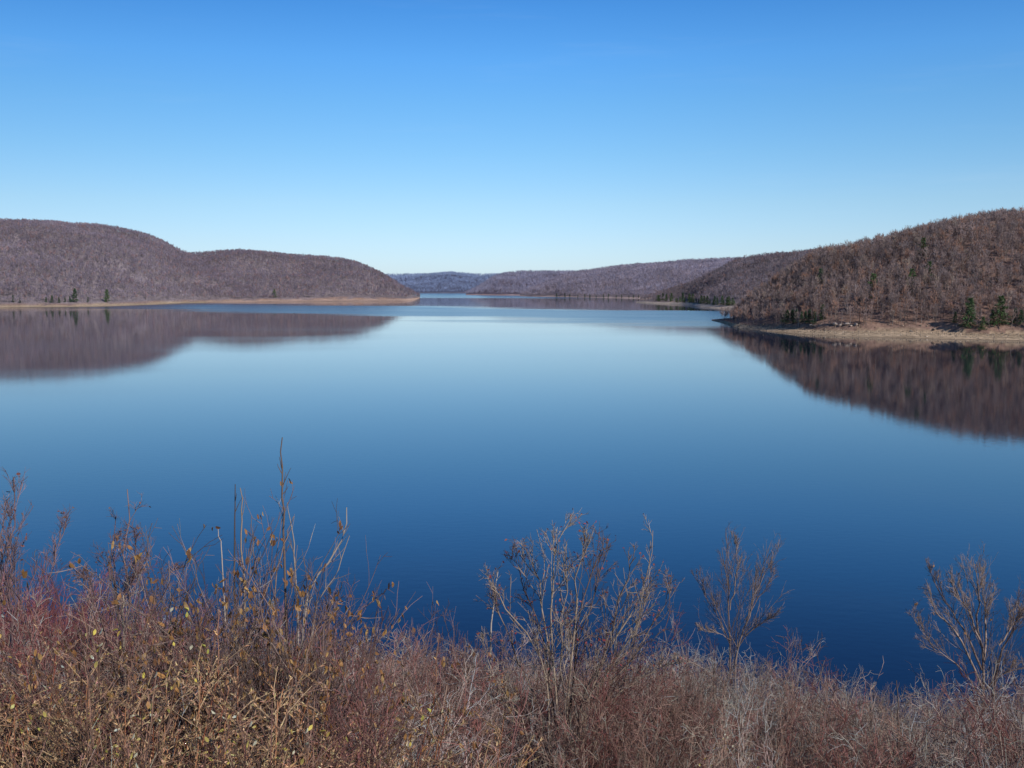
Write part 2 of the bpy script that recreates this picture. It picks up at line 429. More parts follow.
SAND = (.47, .345, .23)
HF = make_hill('steep brown wooded hill rising on the right above a sandy shore',
    [(712, 320.8), (722, 323), (735, 327), (760, 330.5), (800, 334), (860, 337), (940, 339), (1024, 341), (1150, 346), (1400, 352), (1700, 356)],
    [(712, 320.7), (722, 321.2), (729, 319.8), (736, 315.5), (746, 304), (760, 290), (780, 272), (800, 259), (817, 248.5), (845, 243), (875, 236), (905, 228.5), (931, 222), (955, 216), (977, 211.5), (1000, 209), (1024, 207.5), (1080, 203), (1200, 198), (1400, 205), (1700, 225)],
    [(712, 12), (722, 45), (730, 75), (740, 130), (760, 205), (800, 300), (900, 300), (1024, 290), (1700, 260)], 14.0, 22, .11, 2.5, 2, (.24, .155, .125), SAND, 6.0, 3)
HE = make_hill('wooded ridge behind the right hill with dark conifers at its foot',
    [(636, 302.5), (650, 303.3), (686, 305), (700, 307), (737, 309.5), (800, 311), (900, 312), (1000, 312)],
    [(636, 302), (648, 299), (660, 294), (675, 288), (700, 277), (720, 267), (739, 257), (760, 254), (790, 251.5), (817, 249), (850, 247), (900, 246), (1000, 246)],
    [(636, 60), (660, 250), (700, 550), (740, 700), (1000, 700)], 13, 55, .07, 1.5, 4, (.26, .21, .215), (.52, .42, .34), 10.0, 8)
HL = make_hill('high flat topped wooded hill on the far left shore',
    [(-420, 313), (-200, 310.5), (0, 307.5), (60, 307.2), (100, 306.6), (140, 305.2), (190, 303.2), (230, 302.4), (300, 301.6)],
    [(-420, 215), (-200, 212), (0, 218.5), (40, 219.5), (75, 222), (100, 223.5), (130, 228.5), (150, 234), (165, 240), (178, 247), (190, 252.5), (205, 260), (225, 272), (250, 285), (280, 297), (300, 300)],
    [(-420, 1200), (0, 1300), (120, 1150), (200, 800), (260, 350), (300, 60)], 14, 55, .06, 3, 5, (.26, .21, .215), SAND, 14.0, 17)
HM = make_hill('second wooded hill on the left ending in a low sandy point',
    [(100, 304), (190, 303.0), (230, 302.6), (300, 301.8), (360, 301.6), (405, 301.2), (415, 299.5), (421, 297.5)],
    [(100, 262), (190, 252.5), (215, 250.5), (240, 249), (265, 251), (300, 254), (330, 256), (350, 259), (365, 264), (380, 271), (395, 280), (405, 287), (415, 294), (421, 297)],
    [(100, 1300), (200, 1200), (300, 1000), (360, 700), (400, 350), (421, 60)], 14, 70, .05, 3, 5, (.26, .21, .215), (.50, .34, .26), 12.0, 23)
HD2 = make_hill('long low wooded ridge across the far end of the lake',
    [(520, 296.2), (560, 297), (620, 298.2), (680, 299), (780, 300), (900, 300)],
    [(520, 293), (535, 287), (550, 280), (565, 274.5), (579, 271.5), (600, 268.3), (630, 264.8), (652, 263.6), (688, 260), (734, 258.5), (780, 258), (900, 258)],
    [(520, 150), (560, 700), (620, 1300), (900, 1300)], 13, 40, .04, 2, 5, (.26, .21, .215), (.5, .38, .34), 12.0, 31)
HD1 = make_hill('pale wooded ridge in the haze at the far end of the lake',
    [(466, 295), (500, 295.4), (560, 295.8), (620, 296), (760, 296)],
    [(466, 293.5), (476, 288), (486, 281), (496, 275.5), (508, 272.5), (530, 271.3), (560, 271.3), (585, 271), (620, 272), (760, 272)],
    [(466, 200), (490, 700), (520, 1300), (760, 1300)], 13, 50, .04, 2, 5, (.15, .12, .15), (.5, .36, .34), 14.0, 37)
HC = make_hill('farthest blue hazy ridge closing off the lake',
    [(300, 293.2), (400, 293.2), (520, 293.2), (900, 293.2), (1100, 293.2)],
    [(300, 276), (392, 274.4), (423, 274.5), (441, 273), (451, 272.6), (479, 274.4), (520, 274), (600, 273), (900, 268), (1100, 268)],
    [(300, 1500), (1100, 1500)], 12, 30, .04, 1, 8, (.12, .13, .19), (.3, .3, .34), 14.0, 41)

r0 = np.random.default_rng(5)
LOD0 = [tree_template(r0, 15, 17, 320, 1.5, .145) for _ in range(8)]
LOD1 = [tree_template(r0, 16, 6, 60, 2.8, .40) for _ in range(6)]
LOD2 = [tree_template(r0, 16, 0, 20, 5.0, 1.1) for _ in range(4)]
PAL_F = [(0.449, 0.323, 0.284), (0.388, 0.297, 0.278), (0.521, 0.304, 0.218), (0.328, 0.252, 0.239), (0.546, 0.426, 0.345)]  # haze is painted into the tree colours, paler and bluer farther off
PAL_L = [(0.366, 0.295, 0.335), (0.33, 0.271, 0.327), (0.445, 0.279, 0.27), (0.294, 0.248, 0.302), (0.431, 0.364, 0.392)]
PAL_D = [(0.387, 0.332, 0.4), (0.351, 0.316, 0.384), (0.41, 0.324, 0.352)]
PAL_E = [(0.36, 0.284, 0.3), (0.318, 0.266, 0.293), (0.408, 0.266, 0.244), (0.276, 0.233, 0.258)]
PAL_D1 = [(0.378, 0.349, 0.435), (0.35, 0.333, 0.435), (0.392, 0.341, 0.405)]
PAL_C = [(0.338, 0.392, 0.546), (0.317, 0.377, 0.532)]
TR = (.30, .25, .23)
make_forest(HF, 'bare brown woods covering the steep right hill', 5.4, LOD0, PAL_F, [5, 4, 2.4, 3, .8], TR, 1.0, 1)
make_forest(HE, 'bare brown woods on the ridge behind the right hill', 7.5, LOD1, PAL_E, [5, 5, 1.5, 3], TR, 1.0, 2)
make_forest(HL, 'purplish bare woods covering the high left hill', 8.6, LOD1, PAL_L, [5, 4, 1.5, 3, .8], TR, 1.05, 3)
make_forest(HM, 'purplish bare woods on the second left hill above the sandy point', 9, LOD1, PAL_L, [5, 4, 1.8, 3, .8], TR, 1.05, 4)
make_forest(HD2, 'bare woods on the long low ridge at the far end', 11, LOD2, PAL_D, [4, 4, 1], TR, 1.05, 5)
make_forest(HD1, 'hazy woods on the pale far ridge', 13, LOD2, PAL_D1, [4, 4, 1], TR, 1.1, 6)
make_forest(HC, 'blue hazy woods on the farthest ridge', 20, LOD2, PAL_C, [1, 1], (.2, .2, .3), 1.3, 7)  # farthest trunks tinted blue as well, haze put into their colour

# ------------------------------------------------------------------ conifers on the shores
def conifer_meshes(seed, h, spread, color):
    rng = np.random.default_rng(seed)
    t = Acc(); P = polyline(rng, np.zeros((1, 3)), np.array([[0, 0, 1.]]), np.array([h * .97]), 7, .015, .05)
    tubes(t, P, taper(h * .016, h * .003, 7, 1), np.array([.12, .085, .06]), 6)
    c = Acc()
    nb = 90; z = np.sort(rng.uniform(.08, .98, nb)); az = rng.uniform(0, 2 * PI, nb)
    l = h * spread * (1 - z) ** .8 * rng.uniform(.55, 1.2, nb) + h * .015
    P0 = np.stack([np.zeros(nb), np.zeros(nb), z * h], 1)
    d = np.stack([np.cos(az), np.sin(az), rng.normal(.05, .15, nb)], 1)
    Q = polyline(rng, P0, d, l, 4, .08, -.03)
    tubes(c, Q, taper(h * .004, h * .001, 4, nb), np.array([.10, .07, .05]), 3)
    sb, sd, sl, su = spawn(rng, Q, np.full(nb, h * .11), 16, .15, 1, .8, 1.0, .3)
    sd[:, 2] -= .12
    shards(c, rng, sb, sd, sl, h * .022 * rng.uniform(.6, 1.4, len(sb)), jcol(rng, color, len(sb), .3, .1))
    return t.mesh('conifer_trunk', M_BARK), c.mesh('conifer_crown', M_CONE)
CONI = [conifer_meshes(70 + i, 1.0, s, c) for i, (s, c) in enumerate([(.33, (.085, .135, .06)), (.42, (.10, .155, .065)), (.27, (.07, .11, .065))])]
def conifer(H, px, base_py, top_py, var, label, group=None):
    p = hill_point(H, px, base_py); h = (base_py - top_py) / F * p[1]
    e = empty('conifer_tree', (p[0], p[1], p[2] - .3), RNG.uniform(0, 6))
    e.scale = (h, h, h)
    tag(e, label, 'conifer', group)
    obj('trunk', CONI[var][0], e); obj('crown', CONI[var][1], e)
G1 = 'conifers along the right shore'
conifer(HF, 970.5, 328.5, 297, 0, 'tall dark green conifer on the right beach bank, left of two big ones', G1)
conifer(HF, 1001, 326, 295, 1, 'tall broad conifer near the right edge of the shore', G1)
conifer(HF, 984, 330, 316, 1, 'small yellow-green conifer between the two tall ones on the right beach', G1)
conifer(HF, 1016, 324, 308, 2, 'slim dark conifer at the right edge of the photo', G1)
conifer(HF, 823, 320, 304, 0, 'green conifer at the right end of the dark row above the beach', G1)
for q, b_, t_ in [(956, 323, 311), (993, 324, 309), (1022, 325, 309)]:
    conifer(HF, q, b_, t_, 2, 'slim dark conifer in the loose clump at the right end of the beach', 'slim conifers at the right end of the beach')
for i, q in enumerate([784, 788, 793, 797, 802, 806, 810, 815]):
    conifer(HF, q, 324 - RNG.uniform(0, 1.5), 323 - RNG.uniform(11, 15), 2, 'small dark conifer in the short row above the right beach', 'row of small dark conifers above the right beach')
G2 = 'lone conifers on the right hillside'
conifer(HF, 873, 297, 273, 1, 'lone dark green conifer halfway up the right hill, left one', G2)
conifer(HF, 911, 293, 268, 1, 'lone bright green conifer halfway up the right hill, right one', G2)
conifer(HF, 928, 283, 261, 1, 'small dark conifer high on the right hill', G2)
conifer(HF, 820, 290, 268, 2, 'dark brownish conifer on the left shoulder of the right hill', G2)
conifer(HF, 921, 259, 237.5, 1, 'smallest conifer just under the crest of the right hill', G2)
for i, q in enumerate(np.linspace(656, 735, 30)):
    hgt = RNG.uniform(4.5, 11)
    conifer(HE, q + RNG.uniform(-1.5, 1.5), 301.2 + (q - 656) / 80 * 4.6 + RNG.uniform(-.8, .4), 301.2 + (q - 656) / 80 * 4.6 - hgt, int(RNG.integers(0, 3)), 'dark conifer in the row at the foot of the far right ridge', 'dark conifers at the foot of the far right ridge')
for i, q in enumerate(np.linspace(558, 640, 14)):
    b = 297.4 + (q - 558) / 82 * .8
    conifer(HD2, q + RNG.uniform(-2, 2), b - .2, b - RNG.uniform(2.5, 4.5), 2, 'tiny dark conifer along the foot of the long far ridge', 'dark conifers along the far ridge shore')
G3 = 'conifers on the left shore'
conifer(HL, 107, 302.6, 289, 0, 'lone dark conifer standing at the back of the left beach', G3)
conifer(HL, 75, 302.5, 288, 2, 'tallest dark conifer among the trees on the left shore', G3)
for q, h in [(46, 8), (52, 10), (59, 8), (65, 7), (70, 9), (88, 8), (13, 10), (20, 7)]:
    conifer(HL, q, 302.6 + RNG.uniform(-.4, .3), 302.6 - h * .75, 2, 'small dark conifer at the back of the left beach', G3)
conifer(HM, 274.5, 297.6, 289, 1, 'single dark conifer at the edge of the second left hill', None)

# pale boulders under the eroded bank on the right
def boulder_mesh(seed):
    rng = np.random.default_rng(seed)
    import bmesh
    bm = bmesh.new(); bmesh.ops.create_icosphere(bm, subdivisions=3, radius=1)
    V = np.array([v.co[:] for v in bm.verts]); T = np.array([[v.index for v in f.verts] for f in bm.faces]); bm.free()
    k = unit(rng.normal(0, 1, (14, 3))); lim = rng.uniform(.55, .85, 14)
    for a, b in zip(k, lim):
        dd = V @ a; V = V - np.clip(dd - b, 0, None)[:, None] * a * .9
    V = V * np.array([1.3, 1, .7]) * (1 + .05 * vnoise(V[:, 0] * 4, V[:, 1] * 4 + V[:, 2] * 3, seed))[:, None]
    return mesh_of('boulder', V, T, np.full((len(V), 3), 1.0) * np.array([.45, .36, .30]), M_ROCK)
BM = [boulder_mesh(i) for i in range(3)]
for i, (px, py, r) in enumerate([(836, 324.5, 1.9), (841, 325.5, 1.4), (848, 324.5, 1.7), (852, 326, 1.1), (857, 325, 1.6), (812, 325.5, 1.3), (816, 326.5, 1.0)]):
    p = hill_point(HF, px, py)
    o = obj('boulder', BM[i % 3], None, (p[0], p[1], p[2] + r * .25)); o.scale = (r, r, r); o.rotation_euler = (0, 0, i * 1.3)
    tag(o, 'pale boulder lying below the eroded bank of the right beach', 'boulder', 'pale boulders on the right beach')

def shore_stones(H, px0, px1, n, label, seed):
    rng = np.random.default_rng(seed); a = Acc()
    oct_ = np.array([[1, 0, 0], [-1, 0, 0], [0, 1, 0], [0, -1, 0], [0, 0, 1], [0, 0, -1.]])
    tri = np.array([[0, 2, 4], [2, 1, 4], [1, 3, 4], [3, 0, 4], [2, 0, 5], [1, 2, 5], [3, 1, 5], [0, 3, 5]])
    cols = np.where((H.px > px0) & (H.px < px1))[0]
    for _ in range(n):
        i = int(rng.choice(cols)); dd = H.bw[i, 5] * (1.25 * rng.uniform(0, 1) ** .6) + .5
        p = [np.interp(dd, H.d[i], A[i]) for A in (H.X, H.Y, H.Z)]
        r = .22 * np.exp(abs(rng.normal(0, .6))); q = rng.uniform(0, PI)
        V = oct_ * r * np.array([1.5, 1, .6]) * rng.uniform(.6, 1.3, (6, 3)); c, sn = np.cos(q), np.sin(q)
        V = np.stack([V[:, 0] * c - V[:, 1] * sn, V[:, 0] * sn + V[:, 1] * c, V[:, 2]], 1) + p
        a.add(V, tri, np.array([.33, .26, .20]) * np.exp(rng.normal(-.2, .4)))
    o = obj('shore_stones', a.mesh('shore_stones', M_ROCK)); tag(o, label, 'stones', kind='stuff')
shore_stones(HF, 722, 1250, 2600, 'scattered stones and stumps along the sandy right shore', 61)
shore_stones(HL, -100, 240, 500, 'scattered stones along the low left shore', 62)

# ------------------------------------------------------------------ foreground plants
def ground_at(px, Y):
    x = hx(px, 650) * Y
    return np.array([x, Y, float(near_z(x, Y))])
def height_to(px, Y, py):
    """plant height that brings its tip to picture row py"""
    g = ground_at(px, Y); return EYE + hz(py) * Y - g[2]

def brush_mesh(seed, n_stem, cols, fan, c1=10, c2=8, r=(.005, .0022, .0015), bend=.16, up=.02, ang=.62, c3=2, h=1.0):
    """a leafless twiggy shrub about 1.7 m tall and wide"""
    rng = np.random.default_rng(seed); acc = Acc()
    az = rng.uniform(0, 2 * PI, n_stem); tilt = np.abs(rng.normal(0, fan, n_stem))
    base = np.stack([np.cos(az), np.sin(az), 0 * az], 1) * rng.uniform(.02, .30, (n_stem, 1))
    d = np.stack([np.cos(az) * np.sin(tilt), np.sin(az) * np.sin(tilt), np.cos(tilt)], 1)
    L = rng.uniform(1.1, 1.42, n_stem) * h
    P = polyline(rng, base - np.array([0, 0, .05]), d, L, 8, bend * .45, up)
    cidx = rng.integers(0, len(cols), n_stem); cs = np.array(cols)[cidx] * np.exp(rng.normal(0, .25, (n_stem, 1)))
    tubes(acc, P, taper(r[0], r[1], 8, n_stem), cs * .8)
    b, dd, l, u = spawn(rng, P, L, c1, .25, .99, ang, .46)
    Q = polyline(rng, b, dd, l, 6, bend * .8, up)
    cq = np.repeat(cs, c1, 0) * np.exp(rng.normal(0, .2, (len(Q), 1)))
    tubes(acc, Q, taper(r[1] * 1.1, r[2], 6, len(Q)), cq)
    b, dd, l, u = spawn(rng, Q, l, c2, .2, 1, ang * 1.15, .5, .3)
    l = np.clip(l, .07, .4)
    S = polyline(rng, b, dd, l, 4, bend * 1.5, up)
    csx = np.repeat(cq, c2, 0) * np.exp(rng.normal(.05, .3, (len(S), 1)))
    csx = np.clip(csx, 0, .42)
    tubes(acc, S, taper(r[2], r[2] * .7, 4, len(S)), csx)
    if c3:
        b, dd, l, u = spawn(rng, S, l, c3, .3, 1, ang * 1.2, .6, .2)
        U = polyline(rng, b, dd, np.clip(l, .04, .2), 3, bend * 1.5, up)
        tubes(acc, U, taper(r[2] * .8, r[2] * .55, 3, len(U)), np.clip(np.repeat(csx, c3, 0) * np.exp(rng.normal(.1, .3, (len(U), 1))), 0, .45))
    return acc, (S, Q, P)
RED = [(.20, .078, .068), (.23, .10, .085), (.17, .08, .07)]
BRN = [(.32, .20, .155), (.27, .16, .125), (.36, .245, .19), (.22, .115, .095)]
GRY = [(.36, .265, .22), (.31, .22, .19), (.40, .30, .245), (.25, .17, .15)]
TAN = [(.42, .26, .14), (.36, .20, .11), (.46, .31, .18), (.28, .13, .08)]

def finish(acc):
    V = np.concatenate(acc[0].V); return acc[0].mesh('shrub', M_TWIG), float(np.percentile(V[:, 2], 99))
BR_BROWN = [finish(brush_mesh(100 + i, 26, BRN + RED[:1], .46)) for i in range(4)]
BR_GREY = [finish(brush_mesh(120 + i, 24, GRY, .55, bend=.2)) for i in range(4)]
CRIM = [(.25, .07, .07), (.20, .06, .065), (.27, .10, .09)]
BR_CRIM = [finish(brush_mesh(180 + i, 30, CRIM, .42, 8, 7, bend=.12, up=.03, ang=.5)) for i in range(2)]
BR_RED = [finish(brush_mesh(140 + i, 30, RED, .40, 8, 6, bend=.12, up=.04, ang=.5)) for i in range(3)]
BR_MIX = [finish(brush_mesh(160 + i, 26, BRN + GRY + RED[:1], .5, bend=.18)) for i in range(4)]

def plume_mesh(seed):
    """dry goldenrod-like weed: leaning stems with fluffy seed heads and curled leaves"""
    rng = np.random.default_rng(seed); st = Acc(); hd = Acc()
    n = 20; az = rng.uniform(0, 2 * PI, n); tilt = np.abs(rng.normal(.12, .2, n))
    base = np.stack([np.cos(az), np.sin(az), 0 * az], 1) * rng.uniform(.02, .35, (n, 1))
    d = np.stack([np.cos(az) * np.sin(tilt) + .18, np.sin(az) * np.sin(tilt), np.cos(tilt)], 1)
    L = rng.uniform(.75, 1.25, n); P = polyline(rng, base - np.array([0, 0, .05]), d, L, 7, .06, -.01)
    cs = np.array(TAN)[rng.integers(0, 4, n)]
    tubes(st, P, taper(.003, .0014, 7, n), cs * np.array([.9, .62, .55]))
    b, dd, l, u = spawn(rng, P, L, 14, .62, 1, .75, .16, .2)
    Q = polyline(rng, b, dd, l, 4, .12, -.06); tubes(st, Q, taper(.0016, .001, 4, len(Q)), np.repeat(cs, 14, 0))
    sb, sd, sl, su = spawn(rng, Q, np.full(len(Q), .014), 20, .05, 1, .9, 1, 0)
    shards(hd, rng, sb, sd + np.array([0, 0, .3]), sl, .0045, jcol(rng, (.46, .30, .175), len(sb), .35, .1))
    lb, ld, ll, lu = spawn(rng, P, np.full(n, .028), 10, .15, .75, 1.1, 1, .2); ld[:, 2] -= .6
    leaves(hd, rng, lb, ld, ll, .005, jcol(rng, (.22, .115, .07), len(lb), .35, .1), .6)
    return st.mesh('weed_stems', M_TWIG), hd.mesh('weed_heads', M_WEED)
PLUME = [plume_mesh(200 + i) for i in range(4)]

def leafy_mesh(seed, n, h, leaf_c, n_leaf, size, droop, fan=.28, cols=BRN, cluster=1, lo=.35, jit=.016, r=(.004, .0021, .0014)):
    """sparse shrub that still carries withered leaves -> stems mesh, leaves mesh"""
    acc, (S, Q, P) = brush_mesh(seed, n, cols, fan, 6, 4, r=r, h=h, c3=1, bend=.12, ang=.5)
    rng = np.random.default_rng(seed + 1); lf = Acc()
    tips = np.concatenate([Q[:, -1], Q[:, 2], P[:, -1], S[:, -1][::3]]); tips = tips[tips[:, 2] > h * lo]
    k = rng.choice(len(tips), min(n_leaf, len(tips)), replace=False); pos = np.repeat(tips[k], cluster, 0) + rng.normal(0, jit, (len(k) * cluster, 3))
    dr = rng.normal(0, .6, pos.shape); dr[:, 2] -= droop
    C = np.array(leaf_c)[rng.integers(0, len(leaf_c), len(pos))] * np.exp(rng.normal(0, .2, (len(pos), 1)))
    sz = size * rng.uniform(.6, 1.3, len(pos))
    leaves(lf, rng, pos, dr, sz, sz * .5, np.clip(C, 0, 1), .5)
    return acc.mesh('leafy_stems', M_TWIG), lf.mesh('withered_leaves', M_LEAF), float(np.percentile(np.concatenate(acc.V)[:, 2], 99))
ORANGE = [(.42, .21, .07), (.36, .17, .065), (.50, .30, .11), (.28, .13, .06)]
YELLOW = [(.72, .56, .10), (.78, .60, .16), (.52, .46, .09), (.60, .40, .10), (.70, .62, .22), (.88, .80, .54)]
LEAFY = [leafy_mesh(300 + i, 14, 1.15, ORANGE, 110, .031, 1.3, .34, [(.17, .105, .09), (.13, .085, .075), (.24, .17, .14)], cluster=3, lo=.5) for i in range(3)]
BRAMBLE = [leafy_mesh(330 + i, 3, 1.25, YELLOW, 3, .018, .5, .18, [(.22, .12, .08), (.18, .09, .07)], cluster=10, lo=1.05, jit=.03, r=(.0032, .0018, .0012)) for i in range(4)]

def put(name, me, loc, h, base_h, label, cat, group, wide=1.0, child=None, child_name='leaves', lean=(0, 0)):
    """one shrub: mesh itself, with an optional child part"""
    o = obj(name, me, None, tuple(loc))
    s = h / base_h
    o.scale = (s * wide, s * wide, s)
    o.rotation_euler = (lean[0], lean[1], RNG.uniform(0, 2 * PI))
    tag(o, label, cat, group)
    if child is not None: obj(child_name, child, o)
    return o

ENV = [(-200, 560), (0, 572), (40, 562), (80, 570), (110, 592), (150, 612), (200, 636), (250, 630), (300, 612), (330, 606), (355, 634), (380, 656), (405, 642), (440, 640), (470, 654), (500, 660), (560, 655), (640, 656), (690, 650), (730, 660), (770, 662), (800, 684), (822, 696), (845, 682), (880, 692), (900, 708), (930, 698), (970, 694), (1024, 682), (1200, 660)]
def env(px): return float(interp(ENV, np.array([px]))[0])

KINDS = {
 'brown': (BR_BROWN, 'bare_shrub', 'leafless reddish brown shrub in the dense thicket below the overlook', 'reddish brown shrubs of the thicket'),
 'grey': (BR_GREY, 'bare_shrub', 'leafless pale grey shrub in the thicket toward the lake edge', 'pale grey shrubs of the thicket'),
 'red': (BR_RED, 'red_stemmed_shrub', 'shrub with dark red stems in the thicket at the left', 'red stemmed shrubs at the left'),
 'crimson': (BR_CRIM, 'red_stemmed_shrub', 'bushy shrub with bright dark red twigs at the left edge of the thicket', 'bright red twigged shrubs at the left edge'),
 'mix': (BR_MIX, 'bare_shrub', 'leafless grey brown shrub with tangled twigs in the thicket', 'grey brown tangled shrubs of the thicket')}
count = 0
def shrub(kind, px, Y, top_py, hmax=3.2):
    global count
    g = ground_at(px, Y); h = min(height_to(px, Y, top_py), hmax)
    if h < .5: return
    ms, nm, lab, grp = KINDS[kind]
    wide = float(np.clip(1.6 / h, .75, 1.5)) * RNG.uniform(.9, 1.2)
    me_, bh = ms[int(RNG.integers(0, len(ms)))]
    put(nm, me_, g, h, bh, lab, 'shrub', grp, wide, lean=tuple(RNG.normal(0, .06, 2)))
    count += 1
# rows of shrubs from the overlook downward; rows are staggered, heights follow the ragged thicket line
for Y in [3.6, 4.4, 5.3, 6.3, 7.2, 8.2, 9.4, 10.6, 11.8, 12.8, 14.4, 16.2, 18.2, 20.5, 23]:
    w = .95 + .02 * Y
    stepx = w / Y * 1000
    for px in np.arange(-120 + RNG.uniform(0, stepx), 1150, stepx):
        q = px + RNG.uniform(-.3, .3) * stepx; y = Y + RNG.uniform(-.35, .35)
        e = env(q)
        right = q > 380
        if right and Y < 6: tp = e + RNG.uniform(60, 120)
        elif Y < 5: tp = e + RNG.uniform(70, 130)
        elif Y < 8: tp = e + RNG.uniform(18, 80)
        else: tp = e + RNG.uniform(0, 45)
        if not right and (Y > 15 or Y < 4.2 and q < 340): continue
        if right and Y < (7 if q > 470 else 5 + (q - 380) / 60): continue
        if right:
            k = RNG.choice(['brown', 'grey', 'mix', 'red'], p=[.12, .5, .36, .02] if Y > 11.5 else [.46, .05, .34, .15])
        elif q < 90: k = RNG.choice(['crimson', 'red', 'brown'], p=[.85, .1, .05])
        else: k = RNG.choice(['red', 'brown', 'mix', 'grey'], p=[.10, .55, .28, .07])
        shrub(k, q, y, tp)
print('shrubs', count)

# dry tan weeds at the lower left
for i in range(56):
    px = RNG.uniform(-60, 330) if i > 18 else RNG.uniform(-40, 130); Y = RNG.uniform(2.9, 4.7)
    top = RNG.uniform(690, 765) if px > 130 else RNG.uniform(650, 730)
    g = ground_at(px, Y); h = min(max(height_to(px, Y, top), .5), 1.5); k = int(RNG.integers(0, 4))
    put('dry_weed', PLUME[k][0], g, h, 1.15, 'dry tan weed with fluffy seed heads at the lower left', 'weed', 'dry tan weeds at the lower left', 1.15, PLUME[k][1], 'seed_heads')

# shrub that keeps orange-brown leaves
for px, Y, top in [(165, 4.9, 548), (205, 4.8, 530), (240, 5.0, 548), (275, 4.7, 565), (310, 5.0, 570), (345, 5.2, 590), (185, 4.3, 610), (255, 4.2, 625), (300, 4.4, 640), (222, 4.5, 575), (120, 4.8, 615), (425, 8.0, 620), (350, 4.6, 690), (180, 4.6, 575)]:
    g = ground_at(px, Y); h = height_to(px, Y, top); k = int(RNG.integers(0, 3))
    put('leafy_shrub', LEAFY[k][0], g, h, LEAFY[k][2], 'shrub with a few withered orange brown leaves hanging from bare twigs, left of centre', 'shrub', 'shrubs with withered orange leaves', .8, LEAFY[k][1])
# low brambles with yellow leaves
for px, Y, top in [(168, 2.75, 680), (224, 2.85, 688), (200, 2.95, 650), (96, 2.75, 688), (150, 2.65, 712), (58, 2.85, 662), (268, 2.95, 712), (232, 2.65, 730), (118, 2.55, 738), (188, 2.55, 722), (330, 3.6, 712), (402, 4.4, 738), (735, 6.4, 734), (702, 6.4, 738), (820, 6.0, 752), (250, 3.05, 655), (28, 2.85, 640), (130, 3.05, 640), (72, 2.55, 735), (20, 2.55, 715), (290, 2.85, 745)]:
    g = ground_at(px, Y); h = max(height_to(px, Y, top), .4); k = int(RNG.integers(0, 4))
    put('bramble', BRAMBLE[k][0], g, h, BRAMBLE[k][2], 'arching bramble cane with yellow leaves in the undergrowth', 'bramble', 'brambles with yellow leaves', 1.0, BRAMBLE[k][1])

# ---- bare trees: explicit main stems, then twigs
def bare_tree(name, label, base_px, Y, stems, cols, seed, r0, c1, c2, lo, twig_r, tip=None, spread=.5, ratio=.25, group=None):
    """stems: list of (start fraction, [(px, py), ...]) each a line in the tree's own plane with random depth"""
    rng = np.random.default_rng(seed); g = ground_at(base_px, Y); tr = Acc(); cr = Acc()
    PL, LL, RR = [], [], []
    for k, (pts, rr, dep) in enumerate(stems):
        w = []
        for (px, py) in pts:
            w.append([hx(px, py) * Y - g[0], 0, EYE + hz(py) * Y - g[2]])
        w = np.array(w); m = np.linspace(0, 1, len(w)); q = np.linspace(0, 1, 10)
        # smooth curve
        def cr_(col): return interp(list(zip(m, w[:, col])), q)
        P = np.stack([cr_(0), dep * q ** 1.2, cr_(2)], 1)
        P[1:-1] += rng.normal(0, .012 * np.ptp(P[:, 2]) ** .5, (8, 3))
        PL.append(P); LL.append(np.ptp(P[:, 2]) + .3); RR.append(rr * r0)
    P = np.array(PL); L = np.array(LL); R = np.array(RR); n = len(P)
    cs = np.array(cols)[rng.integers(0, len(cols), n)]
    tubes(tr, P, taper(R, R * .18 + .001, 10, n), cs, 6)
    b, d, l, u = spawn(rng, P, L, c1, lo, .97, spread, ratio, .75)
    d[:, 2] += .25
    Q = polyline(rng, b, d, l, 6, .07, .07)
    rq = np.clip(np.repeat(R, c1) * .35 * (1 - .6 * u), twig_r * 1.2, None)
    cq = np.repeat(cs, c1, 0) * np.exp(rng.normal(0, .15, (len(Q), 1)))
    tubes(cr, Q, taper(rq, twig_r, 6, len(Q)), cq, 4)
    b, d, l2, u = spawn(rng, Q, l, c2, .15, 1, spread * 1.1, .5, .4)
    l2 = np.clip(l2, .06, .5)
    S = polyline(rng, b, d, l2, 5, .1, .05); csx = np.repeat(cq, c2, 0) * np.exp(rng.normal(-.05, .2, (len(S), 1)))
    tubes(cr, S, taper(twig_r, twig_r * .6, 5, len(S)), csx, 3)
    b, d, l3, u = spawn(rng, S, l2, 2, .2, .9, spread * 1.2, .5, .3)
    U = polyline(rng, b, d, np.clip(l3, .05, .3), 4, .12, .05)
    tubes(cr, U, taper(twig_r * .75, twig_r * .45, 4, len(U)), np.repeat(csx, 2, 0))
    e = empty(name, tuple(g))
    tag(e, label, 'tree', group)
    obj('trunk', tr.mesh('trunk', M_BARK), e); obj('crown', cr.mesh('crown', M_TWIG), e)
    if tip:
        lf = Acc(); pos = np.concatenate([S[:, -1], Q[:, -1], U[:, -1]]); k = rng.choice(len(pos), tip[0], replace=False)
        pos = pos[k]; dr = rng.normal(0, .6, pos.shape); dr[:, 2] -= .5
        sz = tip[1] * rng.uniform(.6, 1.3, len(pos))
        leaves(lf, rng, pos, dr, sz, sz * .6, np.array(tip[2])[rng.integers(0, len(tip[2]), len(pos))], .4)
        obj('leaves', lf.mesh('tip_leaves', M_LEAF), e)
    return e
PALE = [(0.352, 0.268, 0.202), (0.274, 0.197, 0.153), (0.411, 0.319, 0.243), (0.147, 0.098, 0.081)]
